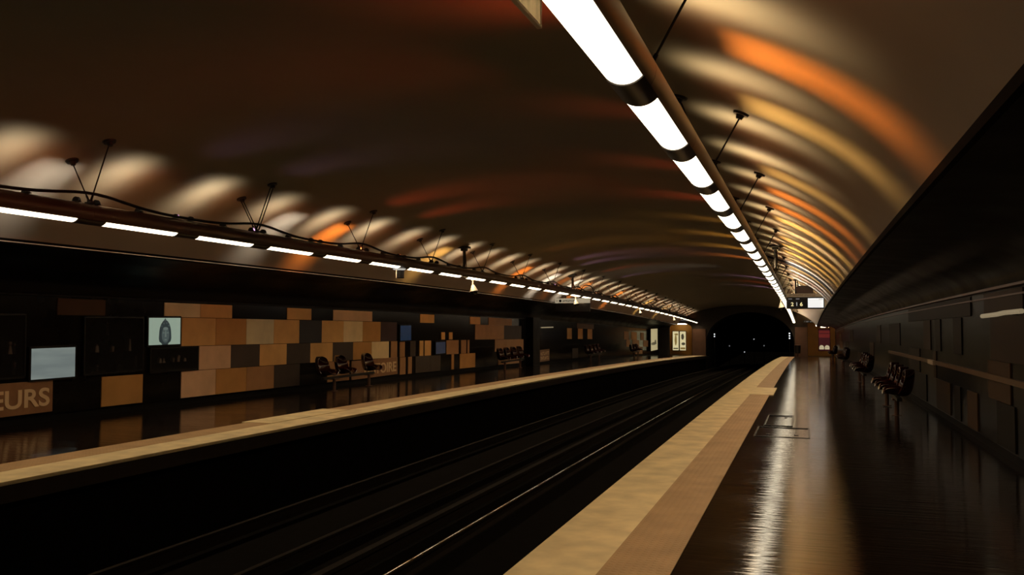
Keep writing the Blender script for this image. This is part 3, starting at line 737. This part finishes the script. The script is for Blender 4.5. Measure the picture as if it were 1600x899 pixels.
# slim glowing strips on the walls, and a pale block on the right-hand rail
def glow_strip(x, s, z, L, sgn, label, bend):
    t = thing('glow_strip', label, 'lamp', (x,s,z+F(s)), group='strip lamps on the walls')
    bm = B(); add_tube(bm, [(0,-L/2,bend),(0,-L*.1,bend*.6),(0,L*.1,.0),(0,L/2,-bend*.6)], .028, 10); obj('tube', bm, emat('wall_strip_glow', (1,.78,.46), .22), t, True)
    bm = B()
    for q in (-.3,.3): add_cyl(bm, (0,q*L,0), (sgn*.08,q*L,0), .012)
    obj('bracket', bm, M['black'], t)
glow_strip(WR-.07, 11.7, 1.755, 2.2, 1, 'slim glowing strip standing for a bright streak on the right wall near the picture edge', .03)  # emissive strip added for a reflection-like streak in the glossy wall
glow_strip(WL+.08, 40.0, 1.74, 2.0, -1, 'slim glowing strip lamp on the left wall past the black pillar', .0)
t = thing('rail_block', 'pale block on the brown rail along the right wall', 'bracket', (WR-.055, 17.9, .965+F(17.9)))
bm = B(); add_box(bm, (0,0,0), (.05,.7,.085)); obj('block', bm, M['pale'], t, bevel=.006)  # pale box added for a bright patch on the rail
# dark display cases in the black parts of the left wall
def showcase(s0, s1, z0, z1, label, seed):
    sm = (s0+s1)/2; random.seed(seed)
    t = thing('display_case', label, 'display case', on_left(sm, z0)); w, h = s1-s0, z1-z0
    bm = B()
    for y in (-w/2,w/2): add_box(bm, (.015,y,h/2), (.05,.03,h))
    for z in (0,h): add_box(bm, (.015,0,z), (.05,w,.03))
    obj('frame', bm, M['bezel'], t)
    bm = B()
    for k in range(int(w*5)):
        y = random.uniform(-w/2+.1,w/2-.1); hh = random.uniform(.06,.3)*h; z = random.choice((.05,.38,.68))*h
        add_cyl(bm, (.0,y,z), (.0,y,z+hh*.7), random.uniform(.02,.06), random.uniform(.01,.05), 10); add_sphere(bm, (.0,y,z+hh*.75), random.uniform(.02,.05), u=10, v=6)
    obj('exhibits', bm, mat('case_exhibits', (.05,.035,.025), .5), t)
    bm = B(); add_box(bm, (.03,0,h/2), (.006,w-.03,h-.03)); g = mat('case_glass', (.02,.02,.02), .06); g.node_tree.nodes['Principled BSDF'].inputs['Alpha'].default_value = .45; obj('glass', bm, g, t)
showcase(9.0,10.6,.75,1.75,'dark display case left of the blank grey screen',1)
showcase(11.8,13.2,.74,1.74,'dark display case between the two lit screens',2)
showcase(13.4,14.75,.70,1.16,'dark display case under the stone head screen',3)
# notice and timetable past the pillar
t = thing('notice_board', 'small brown notice board with two rows of lettering past the black pillar', 'notice', (WL+.06,39.6,F(39.6)))
bm = B(); add_box(bm, (0,0,.40), (.03,1.6,.56)); obj('board', bm, mat('notice_tan', (.22,.11,.05), .5), t)
bm = B(); random.seed(11)
for z in (.28,.50):
    y = -.68
    while y < .6:
        g = random.choice((.12,.15,.18)); add_box(bm, (.018,y+g/2,z), (.006,g*.3,.16)); add_box(bm, (.018,y+g/2,z+random.choice((-.06,0,.06))), (.006,g,.04)); y += g*1.25
obj('lettering', bm, M['letter'], t)
t = thing('hooked_lamp', 'narrow pale vertical strip lamp on the wall just past the black pillar', 'lamp', (WL+.07,38.5,F(38.5)))
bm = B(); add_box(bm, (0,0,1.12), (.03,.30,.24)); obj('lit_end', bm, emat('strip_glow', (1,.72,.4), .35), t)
bm = B(); add_tube(bm, [(0,-.05,1.24),(.01,-.1,1.5),(.01,-.12,1.75),(.0,.0,1.88),(.0,.2,1.86)], .03); obj('stem', bm, M['pale'], t)

# name every lamp data consistently
for k, l in enumerate(bpy.data.lights): l.use_shadow = True
